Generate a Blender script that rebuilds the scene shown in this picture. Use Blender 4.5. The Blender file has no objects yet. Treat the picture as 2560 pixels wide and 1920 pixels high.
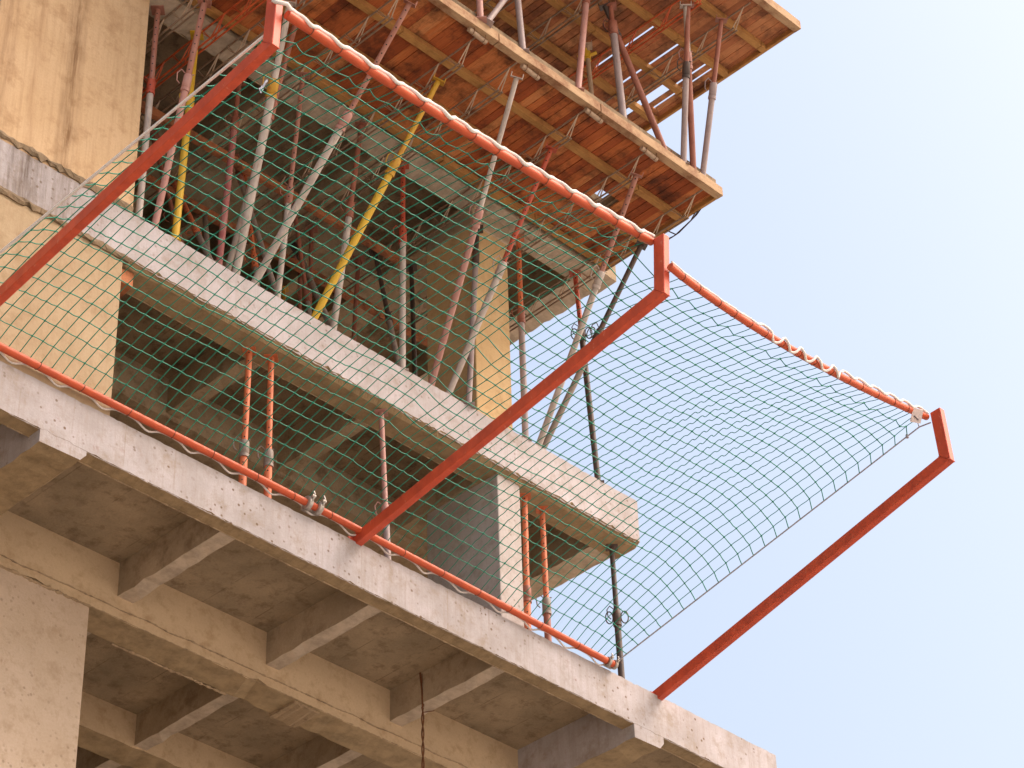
import bpy, math, random
from mathutils import Vector, Matrix, noise
random.seed(7)
S = bpy.context.scene
COL = S.collection
R = math.radians

# ------------------------------------------------------------------ camera
CAMP = Vector((-15.47535, -17.40995, -15.53729))
cam = bpy.data.cameras.new("camera")
cam.sensor_width = 36.0
cam.lens = 91.03
cam.clip_start = 0.1
cam.clip_end = 6000
co = bpy.data.objects.new("camera", cam)
COL.objects.link(co)
RX = Vector((0.7047171, -0.7089922, -0.0265316))
DN = Vector((0.4117961, 0.4391925, -0.7984572))
FW = Vector((0.5777524, 0.5517608, 0.6014667))
co.matrix_world = Matrix(((RX.x, -DN.x, -FW.x, CAMP.x), (RX.y, -DN.y, -FW.y, CAMP.y),
                          (RX.z, -DN.z, -FW.z, CAMP.z), (0, 0, 0, 1)))
S.camera = co
UP = -DN          # picture-up and towards-camera directions, used to drape ropes over pipes
TOCAM = -FW

# ------------------------------------------------------------------ world, sun, exposure
SUN_EL, SUN_AZ = R(50), R(-48)            # azimuth measured from +X towards +Y
w = bpy.data.worlds.new("World")
S.world = w
w.use_nodes = True
nt = w.node_tree
bg = nt.nodes["Background"]
sky = nt.nodes.new("ShaderNodeTexSky")
sky.sky_type = 'NISHITA'
sky.sun_disc = False
sky.sun_elevation = SUN_EL
sky.sun_rotation = R(90) - SUN_AZ
sky.air_density = 2.1
sky.dust_density = 7.5
sky.ozone_density = 1.8
tint = nt.nodes.new("ShaderNodeMix")            # hazy, slightly lavender sky
tint.data_type = 'RGBA'
tint.blend_type = 'MULTIPLY'
tint.inputs[0].default_value = 1.0
tint.inputs[7].default_value = (1.07, 0.985, 1.0, 1.0)
nt.links.new(sky.outputs[0], tint.inputs[6])
nt.links.new(tint.outputs[2], bg.inputs[0])
bg.inputs[1].default_value = 0.138
sun = bpy.data.lights.new("sun", 'SUN')
sun.energy = 0.75
sun.angle = R(24)
sun.color = (1.0, 0.975, 0.94)
so = bpy.data.objects.new("sun", sun)
COL.objects.link(so)
sd = Vector((math.cos(SUN_EL) * math.cos(SUN_AZ), math.cos(SUN_EL) * math.sin(SUN_AZ), math.sin(SUN_EL)))
so.rotation_euler = sd.to_track_quat('Z', 'Y').to_euler()
so.location = (40, 10, 60)
S.view_settings.view_transform = 'Standard'
S.view_settings.look = 'None'
S.view_settings.gamma = 1.0
S.view_settings.exposure = 0.95
S.cycles.max_bounces = 8
S.cycles.diffuse_bounces = 5

# ------------------------------------------------------------------ node helpers
class NT:
    def __init__(s, name):
        s.m = bpy.data.materials.new(name)
        s.m.use_nodes = True
        s.t = s.m.node_tree
        s.b = s.t.nodes["Principled BSDF"]
        s.tc = s.t.nodes.new("ShaderNodeTexCoord")
    def n(s, typ, **kw):
        o = s.t.nodes.new("ShaderNode" + typ)
        for k, v in kw.items():
            if k in o.inputs.keys():
                o.inputs[k].default_value = v
            else:
                setattr(o, k, v)
        return o
    def l(s, a, b):
        s.t.links.new(a, b)
    def mapped(s, sc, rot=(0, 0, 0), loc=(0, 0, 0)):
        m = s.n("Mapping")
        m.inputs["Scale"].default_value = sc
        m.inputs["Rotation"].default_value = rot
        m.inputs["Location"].default_value = loc
        s.l(s.tc.outputs["Object"], m.inputs[0])
        return m.outputs[0]
    def noise(s, vec, scale, detail=4, rough=0.6):
        o = s.n("TexNoise", Scale=scale, Detail=detail, Roughness=rough)
        s.l(vec, o.inputs["Vector"])
        return o.outputs["Fac"]
    def ramp(s, fac, stops):
        o = s.n("ValToRGB")
        els = o.color_ramp.elements
        while len(els) < len(stops):
            els.new(0.5)
        for e, (p, c) in zip(els, stops):
            e.position = p
            e.color = (c[0], c[1], c[2], 1) if isinstance(c, (tuple, list)) else (c, c, c, 1)
        s.l(fac, o.inputs[0])
        return o.outputs[0]
    def mix(s, fac, a, b, mode='MIX'):
        o = s.n("Mix", data_type='RGBA', blend_type=mode)
        for i, v in ((0, fac), (6, a), (7, b)):
            if isinstance(v, (int, float)):
                o.inputs[i].default_value = v
            elif isinstance(v, (tuple, list)):
                o.inputs[i].default_value = (v[0], v[1], v[2], 1)
            else:
                s.l(v, o.inputs[i])
        return o.outputs[2]
    def math(s, op, a, b=0.0, clamp=False):
        o = s.n("Math", operation=op, use_clamp=clamp)
        for i, v in ((0, a), (1, b)):
            if isinstance(v, (int, float)):
                o.inputs[i].default_value = v
            else:
                s.l(v, o.inputs[i])
        return o.outputs[0]
    def bump(s, h, strength=0.3, dist=0.01):
        o = s.n("Bump", Strength=strength, Distance=dist)
        s.l(h, o.inputs["Height"])
        s.l(o.outputs[0], s.b.inputs["Normal"])
    def done(s, col, rough=0.85, metal=0.0, spec=0.3):
        if isinstance(col, (tuple, list)):
            s.b.inputs["Base Color"].default_value = (col[0], col[1], col[2], 1)
        else:
            s.l(col, s.b.inputs["Base Color"])
        if isinstance(rough, (int, float)):
            s.b.inputs["Roughness"].default_value = rough
        else:
            s.l(rough, s.b.inputs["Roughness"])
        s.b.inputs["Metallic"].default_value = metal
        s.b.inputs["Specular IOR Level"].default_value = spec
        return s.m

def mat_concrete(name, a, b, dark, holes=0.0, streak=0.0, rust=0.0, bscale=1.0, stain=None, under=None, boards=0.0):
    k = NT(name)
    v = k.tc.outputs["Object"]
    big = k.noise(v, 1.6 * bscale, 5, 0.6)
    fine = k.noise(v, 40, 4, 0.7)
    c = k.ramp(big, [(0.3, a), (0.7, b)])
    c = k.mix(k.math('MULTIPLY', k.ramp(fine, [(0.35, 0.0), (0.8, 1.0)]), 0.35), c, dark)
    blot = k.noise(k.mapped((1, 1, 1), loc=(3, 5, 1)), 4.5, 6, 0.7)
    c = k.mix(k.math('MULTIPLY', k.ramp(blot, [(0.50, 0.0), (0.68, 1.0)]), 0.7), c, dark)
    if streak:
        st = k.noise(k.mapped((7, 7, 0.35)), 2.2, 4, 0.6)
        c = k.mix(k.math('MULTIPLY', k.ramp(st, [(0.5, 0.0), (0.7, 1.0)]), streak), c, dark)
        gr = k.noise(k.mapped((60, 60, 1.2)), 2.0, 2, 0.6)
        c = k.mix(k.math('MULTIPLY', k.ramp(gr, [(0.45, 0.0), (0.75, 1.0)]), streak * 0.5), c, dark)
    if holes:
        vo = k.n("TexVoronoi", Scale=13.0, Randomness=1.0)
        k.l(v, vo.inputs["Vector"])
        pick = k.math('GREATER_THAN', k.n("SeparateColor").outputs[0], 0.42)
        sep = pick.node.inputs[0].links[0].from_node
        k.l(vo.outputs["Color"], sep.inputs[0])
        dens = k.ramp(k.noise(k.mapped((1, 1, 1), loc=(9, 0, 2)), 1.1, 2), [(0.38, 0.0), (0.6, 1.0)])
        dot = k.ramp(vo.outputs["Distance"], [(0.15, 1.0), (0.27, 0.0)])
        f = k.math('MULTIPLY', k.math('MULTIPLY', dot, pick), k.math('MULTIPLY', dens, holes))
        c = k.mix(f, c, (0.17, 0.115, 0.075))
    if rust:
        rn = k.noise(k.mapped((2.5, 2.5, 1.2), loc=(1, 7, 4)), 2.6, 6, 0.75)
        c = k.mix(k.math('MULTIPLY', k.ramp(rn, [(0.6, 0.0), (0.74, 1.0)]), rust), c, (0.25, 0.10, 0.035))
    if stain:
        for (x, wd, stc, strg) in stain:
            sx = k.n("SeparateXYZ")
            wob = k.noise(k.mapped((1, 1, 0.6)), 3.0, 4)
            k.l(v, sx.inputs[0])
            d = k.math('ABSOLUTE', k.math('SUBTRACT', k.math('ADD', sx.outputs[0], k.math('MULTIPLY', k.math('SUBTRACT', wob, 0.5), 0.22)), x))
            f = k.math('SUBTRACT', 1.0, k.math('DIVIDE', d, wd), clamp=True)
            brk = k.ramp(k.noise(k.mapped((9, 9, 0.7)), 2.0, 5, 0.7), [(0.35, 0.15), (0.65, 1.0)])
            c = k.mix(k.math('MULTIPLY', k.math('MULTIPLY', f, brk), strg), c, stc)
    if boards:
        bx = k.n("SeparateXYZ")
        k.l(v, bx.inputs[0])
        wv = k.math('ADD', bx.outputs[0], k.math('MULTIPLY', k.noise(v, 2.0, 2), 0.02))
        ln = k.math('ABSOLUTE', k.math('SUBTRACT', k.math('FRACT', k.math('MULTIPLY', wv, 1.55)), 0.5))
        br = k.ramp(k.noise(v, 3.3, 4), [(0.42, 0.0), (0.58, 1.0)])
        c = k.mix(k.math('MULTIPLY', k.math('MULTIPLY', k.math('LESS_THAN', ln, 0.012), br), boards), c, dark)
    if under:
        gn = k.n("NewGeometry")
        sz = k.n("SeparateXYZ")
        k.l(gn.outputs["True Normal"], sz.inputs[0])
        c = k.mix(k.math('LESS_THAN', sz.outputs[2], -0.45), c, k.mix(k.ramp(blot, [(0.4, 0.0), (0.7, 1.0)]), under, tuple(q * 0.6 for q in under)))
    h = k.math('ADD', k.math('MULTIPLY', fine, 0.5), k.noise(v, 9, 6, 0.7))
    k.bump(h, 0.5, 0.012)
    return k.done(c, 0.92, 0, 0.2)

def mat_wood(name, stops, dark, stainamt=0.7, along='Y'):
    k = NT(name)
    v = k.tc.outputs["Object"]
    g = k.n("NewGeometry")
    sc = {'Y': (14, 0.7, 14), 'X': (0.7, 14, 14)}[along]
    grain = k.noise(k.mapped(sc), 3.0, 5, 0.65)
    r = k.math('ADD', k.math('MULTIPLY', g.outputs["Random Per Island"], 0.62), k.math('MULTIPLY', grain, 0.45))
    c = k.ramp(r, stops)
    st = k.noise(v, 2.6, 6, 0.72)
    c = k.mix(k.math('MULTIPLY', k.ramp(st, [(0.46, 0.0), (0.66, 1.0)]), stainamt), c, dark)
    gl = k.noise(k.mapped(tuple(q * 2.2 for q in sc)), 5.0, 3, 0.6)
    c = k.mix(k.math('MULTIPLY', k.ramp(gl, [(0.5, 0.0), (0.72, 1.0)]), 0.5), c, dark)
    k.bump(grain, 0.4, 0.006)
    return k.done(c, 0.8, 0, 0.25)

def mat_paint(name, base, base2, rust=(0.20, 0.07, 0.03), amt=0.5, holes=False, rough=0.55, thr=0.55, bump=0.15):
    k = NT(name)
    v = k.tc.outputs["Object"]
    c = k.mix(k.ramp(k.noise(k.mapped((1, 1, 0.5)), 7, 4), [(0.35, 0.0), (0.65, 1.0)]), base, base2)
    rn = k.noise(k.mapped((1.5, 1.5, 0.7)), 12, 6, 0.72)
    c = k.mix(k.math('MULTIPLY', k.ramp(rn, [(thr, 0.0), (thr + 0.1, 1.0)]), amt), c, rust)
    if holes:
        sx = k.n("SeparateXYZ")
        k.l(v, sx.inputs[0])
        z = k.math('SUBTRACT', k.math('MODULO', sx.outputs[2], 0.115), 0.0575)
        d = k.math('ADD', k.math('MULTIPLY', z, z), k.math('MULTIPLY', sx.outputs[0], sx.outputs[0]))
        c = k.mix(k.math('LESS_THAN', d, 0.000085), c, (0.008, 0.006, 0.005))
    if bump:
        k.bump(rn, bump, 0.004)
    return k.done(c, rough, 0, 0.4)

def mat_plain(name, col, rough=0.6, metal=0.0, var=0.25, scale=25):
    k = NT(name)
    f = k.ramp(k.noise(k.tc.outputs["Object"], scale, 4), [(0.3, 0.0), (0.7, 1.0)])
    c = k.mix(k.math('MULTIPLY', f, 1.0), col, tuple(q * (1 - var) for q in col))
    return k.done(c, rough, metal, 0.4)

M = {}
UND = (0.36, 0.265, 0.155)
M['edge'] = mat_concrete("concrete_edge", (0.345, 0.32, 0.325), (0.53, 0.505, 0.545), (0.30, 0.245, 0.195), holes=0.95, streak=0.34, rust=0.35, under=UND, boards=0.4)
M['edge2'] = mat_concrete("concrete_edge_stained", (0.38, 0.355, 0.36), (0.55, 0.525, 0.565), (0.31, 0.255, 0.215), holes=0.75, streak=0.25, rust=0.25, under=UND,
                          stain=[(-4.42, 0.62, (0.13, 0.10, 0.085), 1.0), (-3.9, 0.3, (0.19, 0.15, 0.13), 0.8), (-3.45, 0.15, (0.22, 0.17, 0.14), 0.5)])
M['ceil'] = mat_concrete("concrete_ceiling", (0.25, 0.20, 0.135), (0.43, 0.335, 0.225), (0.15, 0.105, 0.065), rust=0.35, bscale=0.9, boards=0.5)  # coffer shade put into the colour: darker than the cross beams
M['panel'] = mat_concrete("concrete_beam", (0.55, 0.42, 0.275), (0.63, 0.49, 0.325), (0.39, 0.27, 0.155), rust=0.1, bscale=0.8, under=(0.40, 0.30, 0.18))  # paler tone imitates light on the front faces of the cross beams
M['ceild'] = mat_concrete("concrete_ceiling_shaded", (0.17, 0.125, 0.08), (0.37, 0.275, 0.18), (0.055, 0.037, 0.023), rust=0.3, bscale=0.9, boards=0.5)  # shaded copy of the ceiling concrete for the middle and upper slabs
M['beamd'] = mat_concrete("concrete_beam_shaded", (0.34, 0.26, 0.17), (0.46, 0.36, 0.25), (0.15, 0.10, 0.06), rust=0.25, bscale=0.9)  # shaded copy for ribs and cross beams of those slabs
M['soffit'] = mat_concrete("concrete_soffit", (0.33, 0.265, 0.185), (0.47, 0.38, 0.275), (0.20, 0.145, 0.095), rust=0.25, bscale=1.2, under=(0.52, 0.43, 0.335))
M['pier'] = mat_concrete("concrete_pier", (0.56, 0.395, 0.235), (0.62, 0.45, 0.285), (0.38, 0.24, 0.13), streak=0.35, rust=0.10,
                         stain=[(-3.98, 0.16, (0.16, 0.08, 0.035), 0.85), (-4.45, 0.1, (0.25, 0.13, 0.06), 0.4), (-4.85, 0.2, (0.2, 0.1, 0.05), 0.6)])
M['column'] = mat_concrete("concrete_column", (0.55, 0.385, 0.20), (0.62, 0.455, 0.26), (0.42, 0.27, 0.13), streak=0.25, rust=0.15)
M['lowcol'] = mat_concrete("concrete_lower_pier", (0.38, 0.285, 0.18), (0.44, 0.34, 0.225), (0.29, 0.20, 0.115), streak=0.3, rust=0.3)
M['palecol'] = mat_concrete("concrete_pale_lower_column", (0.42, 0.385, 0.375), (0.52, 0.485, 0.485), (0.30, 0.245, 0.20), holes=0.5, rust=0.25, streak=0.2)
M['pink'] = mat_concrete("concrete_pale_column", (0.50, 0.395, 0.30), (0.58, 0.47, 0.38), (0.38, 0.28, 0.19), holes=0.5, rust=0.25)
M['seam'] = mat_concrete("mortar_seam", (0.36, 0.27, 0.17), (0.46, 0.35, 0.23), (0.10, 0.06, 0.035))
M['plank'] = mat_wood("formwork_plank", [(0.0, (0.16, 0.042, 0.015)), (0.35, (0.36, 0.088, 0.028)), (0.65, (0.53, 0.165, 0.052)), (1.0, (0.60, 0.30, 0.125))], (0.06, 0.022, 0.013), 0.9)
M['plank2'] = mat_wood("upper_plank", [(0.0, (0.22, 0.082, 0.040)), (0.5, (0.46, 0.175, 0.078)), (1.0, (0.60, 0.30, 0.14))], (0.085, 0.036, 0.022), 0.9)
M['joist'] = mat_wood("joist_timber", [(0.0, (0.38, 0.19, 0.06)), (1.0, (0.52, 0.29, 0.10))], (0.16, 0.06, 0.02), 0.5, 'X')
M['front'] = mat_wood("front_timber", [(0.0, (0.40, 0.265, 0.155)), (1.0, (0.50, 0.345, 0.205))], (0.20, 0.085, 0.042), 0.9, 'X')
M['grey'] = mat_paint("galvanised_tube", (0.36, 0.305, 0.275), (0.52, 0.46, 0.42), rust=(0.25, 0.15, 0.10), amt=0.55, thr=0.55)
M['greyd'] = mat_paint("dull_grey_tube", (0.20, 0.165, 0.14), (0.27, 0.22, 0.19), amt=0.5)
M['dark'] = mat_paint("dark_tube", (0.055, 0.04, 0.036), (0.09, 0.06, 0.05), amt=0.4)
M['rust'] = mat_paint("rusty_tube", (0.25, 0.085, 0.055), (0.33, 0.13, 0.09), rust=(0.14, 0.05, 0.03), amt=0.6)
M['rusth'] = mat_paint("rusty_tube_with_holes", (0.30, 0.12, 0.085), (0.36, 0.17, 0.13), rust=(0.16, 0.055, 0.03), amt=0.6, holes=True)
M['pinkt'] = mat_paint("pink_tube", (0.40, 0.19, 0.16), (0.44, 0.25, 0.22), rust=(0.22, 0.07, 0.04), amt=0.5)
M['red'] = mat_paint("red_tube", (0.42, 0.075, 0.035), (0.36, 0.06, 0.035), rust=(0.15, 0.04, 0.025), amt=0.5, holes=True)
M['orange'] = mat_paint("orange_tube", (0.62, 0.17, 0.07), (0.50, 0.13, 0.055), rust=(0.28, 0.08, 0.04), amt=0.4, holes=True)
M['yellow'] = mat_paint("yellow_tube", (0.62, 0.40, 0.035), (0.56, 0.34, 0.03), rust=(0.40, 0.12, 0.03), amt=0.35, thr=0.6)
M['yellowr'] = mat_paint("rusted_yellow_tube", (0.55, 0.33, 0.03), (0.48, 0.25, 0.03), rust=(0.34, 0.10, 0.03), amt=0.8, thr=0.53)
M['lav'] = mat_paint("lavender_grey_tube", (0.30, 0.235, 0.235), (0.36, 0.29, 0.28), amt=0.3)
M['purple'] = mat_paint("flaking_red_tube", (0.33, 0.08, 0.08), (0.40, 0.19, 0.17), rust=(0.45, 0.36, 0.32), amt=0.6)
M['bracket'] = mat_paint("bracket_red_paint", (0.63, 0.095, 0.042), (0.48, 0.07, 0.034), rust=(0.66, 0.30, 0.20), amt=0.55, rough=0.45, thr=0.61, bump=0)
M['pipe'] = mat_paint("pipe_orange_paint", (0.60, 0.105, 0.036), (0.50, 0.085, 0.034), rust=(0.36, 0.09, 0.04), amt=0.25, rough=0.5, thr=0.66)
M['cord'] = mat_plain("green_cord", (0.003, 0.26, 0.165), 0.55, 0, 0.3, 6)
M['rope'] = mat_plain("white_rope", (0.86, 0.82, 0.79), 0.8, 0, 0.25, 60)
M['greyrope'] = mat_plain("grey_rope", (0.42, 0.42, 0.48), 0.8, 0, 0.3, 60)
M['zinc'] = mat_plain("zinc_clamp", (0.55, 0.50, 0.46), 0.4, 0.5, 0.5, 30)
M['lattice'] = mat_paint("lattice_steel", (0.21, 0.145, 0.10), (0.27, 0.19, 0.13), amt=0.6)
M['latlight'] = mat_paint("lattice_strip", (0.36, 0.25, 0.17), (0.42, 0.31, 0.22), amt=0.4)
M['latorange'] = mat_paint("orange_lattice", (0.52, 0.095, 0.025), (0.44, 0.07, 0.02), amt=0.35)
M['wire'] = mat_plain("rusty_wire", (0.19, 0.075, 0.03), 0.8, 0, 0.5, 40)
M['lash'] = mat_plain("dark_lashing", (0.09, 0.05, 0.035), 0.8)
M['tag'] = mat_plain("tag_plastic", (0.78, 0.66, 0.62), 0.5, 0, 0.15, 30)
M['strip'] = mat_plain("tape_strip", (0.20, 0.22, 0.30), 0.5, 0, 0.2, 30)
M['tagmark'] = mat_plain("tag_mark", (0.12, 0.09, 0.1), 0.5)

# ------------------------------------------------------------------ mesh builder
class MB:
    def __init__(s):
        s.v, s.f, s.sm = [], [], []
    def add(s, vs, fs, smooth=False):
        b = len(s.v)
        s.v += [tuple(q) for q in vs]
        s.f += [tuple(b + i for i in f) for f in fs]
        s.sm += [smooth] * len(fs)
    def box(s, x0, x1, y0, y1, z0, z1, jit=0.0):
        vs = [(x, y, z) for x in (x0, x1) for y in (y0, y1) for z in (z0, z1)]
        if jit:
            vs = [tuple(c + random.uniform(-jit, jit) for c in q) for q in vs]
        s.add(vs, [(0, 1, 3, 2), (4, 6, 7, 5), (0, 4, 5, 1), (2, 3, 7, 6), (0, 2, 6, 4), (1, 5, 7, 3)])
    def beam(s, a, b, w, h, upv=Vector((0, 0, 1))):
        a, b = Vector(a), Vector(b)
        d = (b - a).normalized()
        if abs(d.dot(upv)) > 0.98:
            upv = Vector((1, 0, 0))
        sx = d.cross(upv).normalized()
        uy = sx.cross(d)
        vs = []
        for p in (a, b):
            for i, j in ((-1, -1), (1, -1), (1, 1), (-1, 1)):
                vs.append(p + sx * (i * w / 2) + uy * (j * h / 2))
        s.add(vs, [(0, 1, 2, 3), (7, 6, 5, 4), (0, 4, 5, 1), (1, 5, 6, 2), (2, 6, 7, 3), (3, 7, 4, 0)])
    def tube(s, pts, r, n=8, cap=True, smooth=True, closed=False):
        pts = [Vector(p) for p in pts]
        N = len(pts)
        rr = r if isinstance(r, (list, tuple)) else [r] * N
        rings = []
        prev = None
        for i, p in enumerate(pts):
            if closed:
                d = pts[(i + 1) % N] - pts[i - 1]
            else:
                d = pts[min(i + 1, N - 1)] - pts[max(i - 1, 0)]
            d = d.normalized() if d.length > 1e-9 else Vector((0, 0, 1))
            if prev is None:
                a = d.cross(Vector((0.13, 0.31, 0.94)))
                if a.length < 1e-3:
                    a = d.cross(Vector((1, 0, 0)))
            else:
                a = prev - d * prev.dot(d)
            a.normalize()
            prev = a
            b = d.cross(a)
            rings.append([p + (a * math.cos(t) + b * math.sin(t)) * rr[i] for t in (2 * math.pi * k / n for k in range(n))])
        vs = [q for ring in rings for q in ring]
        fs = []
        for i in range(N if closed else N - 1):
            j = (i + 1) % N
            for k in range(n):
                fs.append((i * n + k, i * n + (k + 1) % n, j * n + (k + 1) % n, j * n + k))
        s.add(vs, fs, smooth)
        if cap and not closed:
            s.add(rings[0], [tuple(reversed(range(n)))])
            s.add(rings[-1], [tuple(range(n))])
    def extrude(s, prof, a0, a1, axis, step=0.14, jits=None):
        """prof: list of 2D points; swept along axis 'x' (prof = y,z) or 'y' (prof = x,z), each corner line roughened."""
        n = max(1, int(round((a1 - a0) / step)))
        P = len(prof)
        jits = jits or [0.004] * P
        vs = []
        for i in range(n + 1):
            t = a0 + (a1 - a0) * i / n
            for (u, z), j in zip(prof, jits):
                e = 0.0 if i in (0, n) else 1.0
                du = random.gauss(0, 1) * j * e * (0.10 if axis == 'x' else 0.5)
                dz = random.gauss(0, 1) * j * e
                if axis == 'x' and random.random() < 0.035:
                    dz += j * random.uniform(2, 5) * e * (1 if z < 0.5 * (min(q[1] for q in prof) + max(q[1] for q in prof)) else -1)
                vs.append((t, u + du, z + dz) if axis == 'x' else (u + du, t, z + dz))
        fs = []
        for i in range(n):
            for k in range(P):
                k2 = (k + 1) % P
                q = (i * P + k, i * P + k2, (i + 1) * P + k2, (i + 1) * P + k)
                fs.append(q if axis == 'x' else q[::-1])
        e0 = tuple(range(P))
        e1 = tuple(n * P + k for k in range(P))
        fs.append(e0[::-1] if axis == 'x' else e0)
        fs.append(e1 if axis == 'x' else e1[::-1])
        s.add(vs, fs)
    def build(s, name, mat, parent=None, bevel=0.0, loc=None):
        me = bpy.data.meshes.new(name)
        me.from_pydata(s.v, [], s.f)
        me.polygons.foreach_set("use_smooth", s.sm)
        me.materials.append(mat)
        me.update()
        o = bpy.data.objects.new(name, me)
        COL.objects.link(o)
        if parent is not None:
            o.parent = parent
        if loc:
            o.location = loc
        if bevel:
            bm = o.modifiers.new("bevel", 'BEVEL')
            bm.width = bevel
            bm.segments = 2
            bm.limit_method = 'ANGLE'
        return o

def tag(o, label, cat, group=None):
    o["label"] = label
    o["category"] = cat
    if group:
        o["group"] = group
    return o

def empty(name, loc=(0, 0, 0)):
    o = bpy.data.objects.new(name, None)
    COL.objects.link(o)
    o.location = loc
    o.empty_display_size = 0.3
    return o

def structure(o):
    o["kind"] = "structure"
    return o

# ------------------------------------------------------------------ ground
GZ = -17.15
g = MB()
g.add([(-2500, -2500, GZ), (2500, -2500, GZ), (2500, 2500, GZ), (-2500, 2500, GZ)], [(0, 1, 2, 3)])
k = NT("dry_ground")
c = k.ramp(k.noise(k.tc.outputs["Object"], 0.15, 6), [(0.3, (0.51, 0.455, 0.39)), (0.7, (0.60, 0.545, 0.475))])
structure(g.build("ground", k.done(c, 0.95)))
g = MB()
g.add([(-60, -15, GZ + 0.02), (60, -15, GZ + 0.02), (60, 30, GZ + 0.02), (-60, 30, GZ + 0.02)], [(0, 1, 2, 3)])  # unseen dark ground added to weaken bounce light on the ceilings
k = NT("added_dark_ground")
c = k.ramp(k.noise(k.tc.outputs["Object"], 0.4, 6), [(0.3, (0.165, 0.145, 0.12)), (0.7, (0.24, 0.21, 0.175))])
structure(g.build("added_dark_ground", k.done(c, 0.95)))

# ------------------------------------------------------------------ concrete building
B = empty("concrete_building", (0, 0, GZ))
tag(B, "unfinished grey concrete building frame with ribbed floor slabs and tan columns", "building")
OFF = (0, 0, -GZ)

def bpart(mb, name, mat, parent=B, bevel=0.0):
    o = mb.build(name, mat, parent, bevel)
    if parent is B:
        o.location = OFF
    return o

def seam(x0, x1, y, z, r=0.012, amp=0.012, parent=None, axis='x', mat='seam', wav=0.02):
    """ragged line of mortar squeezed out of a joint"""
    mb = MB()
    n = max(4, int((x1 - x0) / 0.035))
    pts, rr = [], []
    sd_ = random.uniform(0, 99)
    for i in range(n + 1):
        t = x0 + (x1 - x0) * i / n
        nz = noise.noise(Vector((t * 3 + sd_, 0, 0)))
        n2 = noise.noise(Vector((t * 17 + sd_, 3, 0)))
        n3 = noise.noise(Vector((t * 45 + sd_, 9, 0)))
        zz = z + nz * wav + n3 * amp
        pts.append((t, y, zz) if axis == 'x' else (y, t, zz))
        rr.append(max(0.002, r * (0.55 + 0.9 * n2 + 0.6 * n3)))
    mb.tube(pts, rr, 6, smooth=False)
    return mb.build("mortar_seam", M[mat], parent)

def slab(name, ztop, zplate, x0, x1, y0, y1, label):
    mb = MB()
    mb.box(x0, x1, y0, y1, ztop - zplate, ztop - 0.004)
    o = bpart(mb, "floor_slab", M['soffit'])
    o["label"] = label
    return o

def front_beam(sl, x0, x1, prof, jits, mat='edge'):
    mb = MB()
    mb.extrude(prof, x0, x1, 'x', 0.055, jits)
    return mb.build("edge_beam", M[mat], sl)

def rib(sl, x0, x1, y0, y1, zb, zt, name="rib", mat='soffit'):
    mb = MB()
    mb.extrude([(x0, zb), (x0, zt), (x1, zt), (x1, zb)], y0, y1, 'y', 0.16, [0.006, 0.003, 0.003, 0.006])
    return mb.build(name, M[mat], sl)

def cross(sl, x0, x1, y0, y1, zb, zt, mat='panel'):
    mb = MB()
    mb.extrude([(y0, zb), (y1, zb), (y1, zt), (y0, zt)], x0, x1, 'x', 0.16, [0.007, 0.007, 0.002, 0.002])
    return mb.build("cross_beam", M[mat], sl)

# lower slab (its top edge is z = 0, its face y = 0)
m1 = MB()
m1.box(-12, 7.24, 0.17, 4.5, -0.13, -0.004)
m1.box(-12, -1.40, 4.5, 6.95, -0.13, -0.005)
m1.box(0.70, 7.24, 4.5, 6.95, -0.13, -0.005)
s1 = bpart(m1, "floor_slab", M['ceil'])
s1["label"] = "lowest floor slab with ribbed underside and pale edge"
front_beam(s1, -12, 7.26, [(0.0, -0.55), (0.19, -0.553), (0.19, 0.0), (0.0, 0.0)], [0.0035, 0.003, 0.0, 0.003])
for xa, xb in ((-7.95, -7.75), (-5.9, -5.7), (-1.485, -1.275), (0.61, 0.80), (2.505, 2.695)):
    rib(s1, xa, xb, 0.17, 1.93, -0.548, -0.12)
for xa, xb in ((-5.9, -5.7), (-1.42, -1.22), (0.69, 0.87), (2.62, 2.80), (4.7, 5.0)):
    rib(s1, xa, xb, 2.30, 4.36, -0.548, -0.12)
    rib(s1, xa, xb, 4.72, 6.95, -0.548, -0.12)
for xa, xb, zb in ((-3.93, -3.365, -0.70), (4.63, 5.14, -0.735)):
    mb = MB()
    mb.extrude([(xa, zb), (xa, -0.10), (xb, -0.10), (xb, zb + 0.10), (xb - 0.07, zb + 0.015)], 0.002, 1.95, 'y', 0.15, [0.008, 0.0, 0.0, 0.008, 0.01])
    mb.build("cantilever_beam", M['edge'], s1)
rib(s1, 7.05, 7.255, 0.17, 6.9, -0.55, -0.12)
cross(s1, -12, 7.24, 1.90, 2.33, -0.82, -0.02)
cross(s1, -12, 7.24, 4.34, 4.76, -0.57, -0.03)
seam(-4.6, 6.5, 1.893, -0.70, 0.013, 0.008, s1)
seam(-4.6, 6.5, 1.90, -0.817, 0.010, 0.006, s1, wav=0.004)
seam(-4.2, 7.1, 0.185, -0.556, 0.011, 0.006, s1, wav=0.004)
seam(-4.3, 7.1, 0.012, -0.553, 0.012, 0.010, s1, mat='edge', wav=0.006)
seam(-6.0, 7.2, 0.012, -0.006, 0.009, 0.005, s1, mat='edge', wav=0.012)
# drips of concrete and a rough patch under the cross beam
mb = MB()
mb.extrude([(1.93, -0.845), (2.36, -0.85), (2.36, -0.80), (1.93, -0.80)], 1.07, 1.45, 'x', 0.05, [0.012, 0.014, 0, 0])
mb.build("mortar_patch", M['seam'], s1)
seam(-1.2, 0.4, 2.335, -0.83, 0.022, 0.012, s1, wav=0.01)

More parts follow.
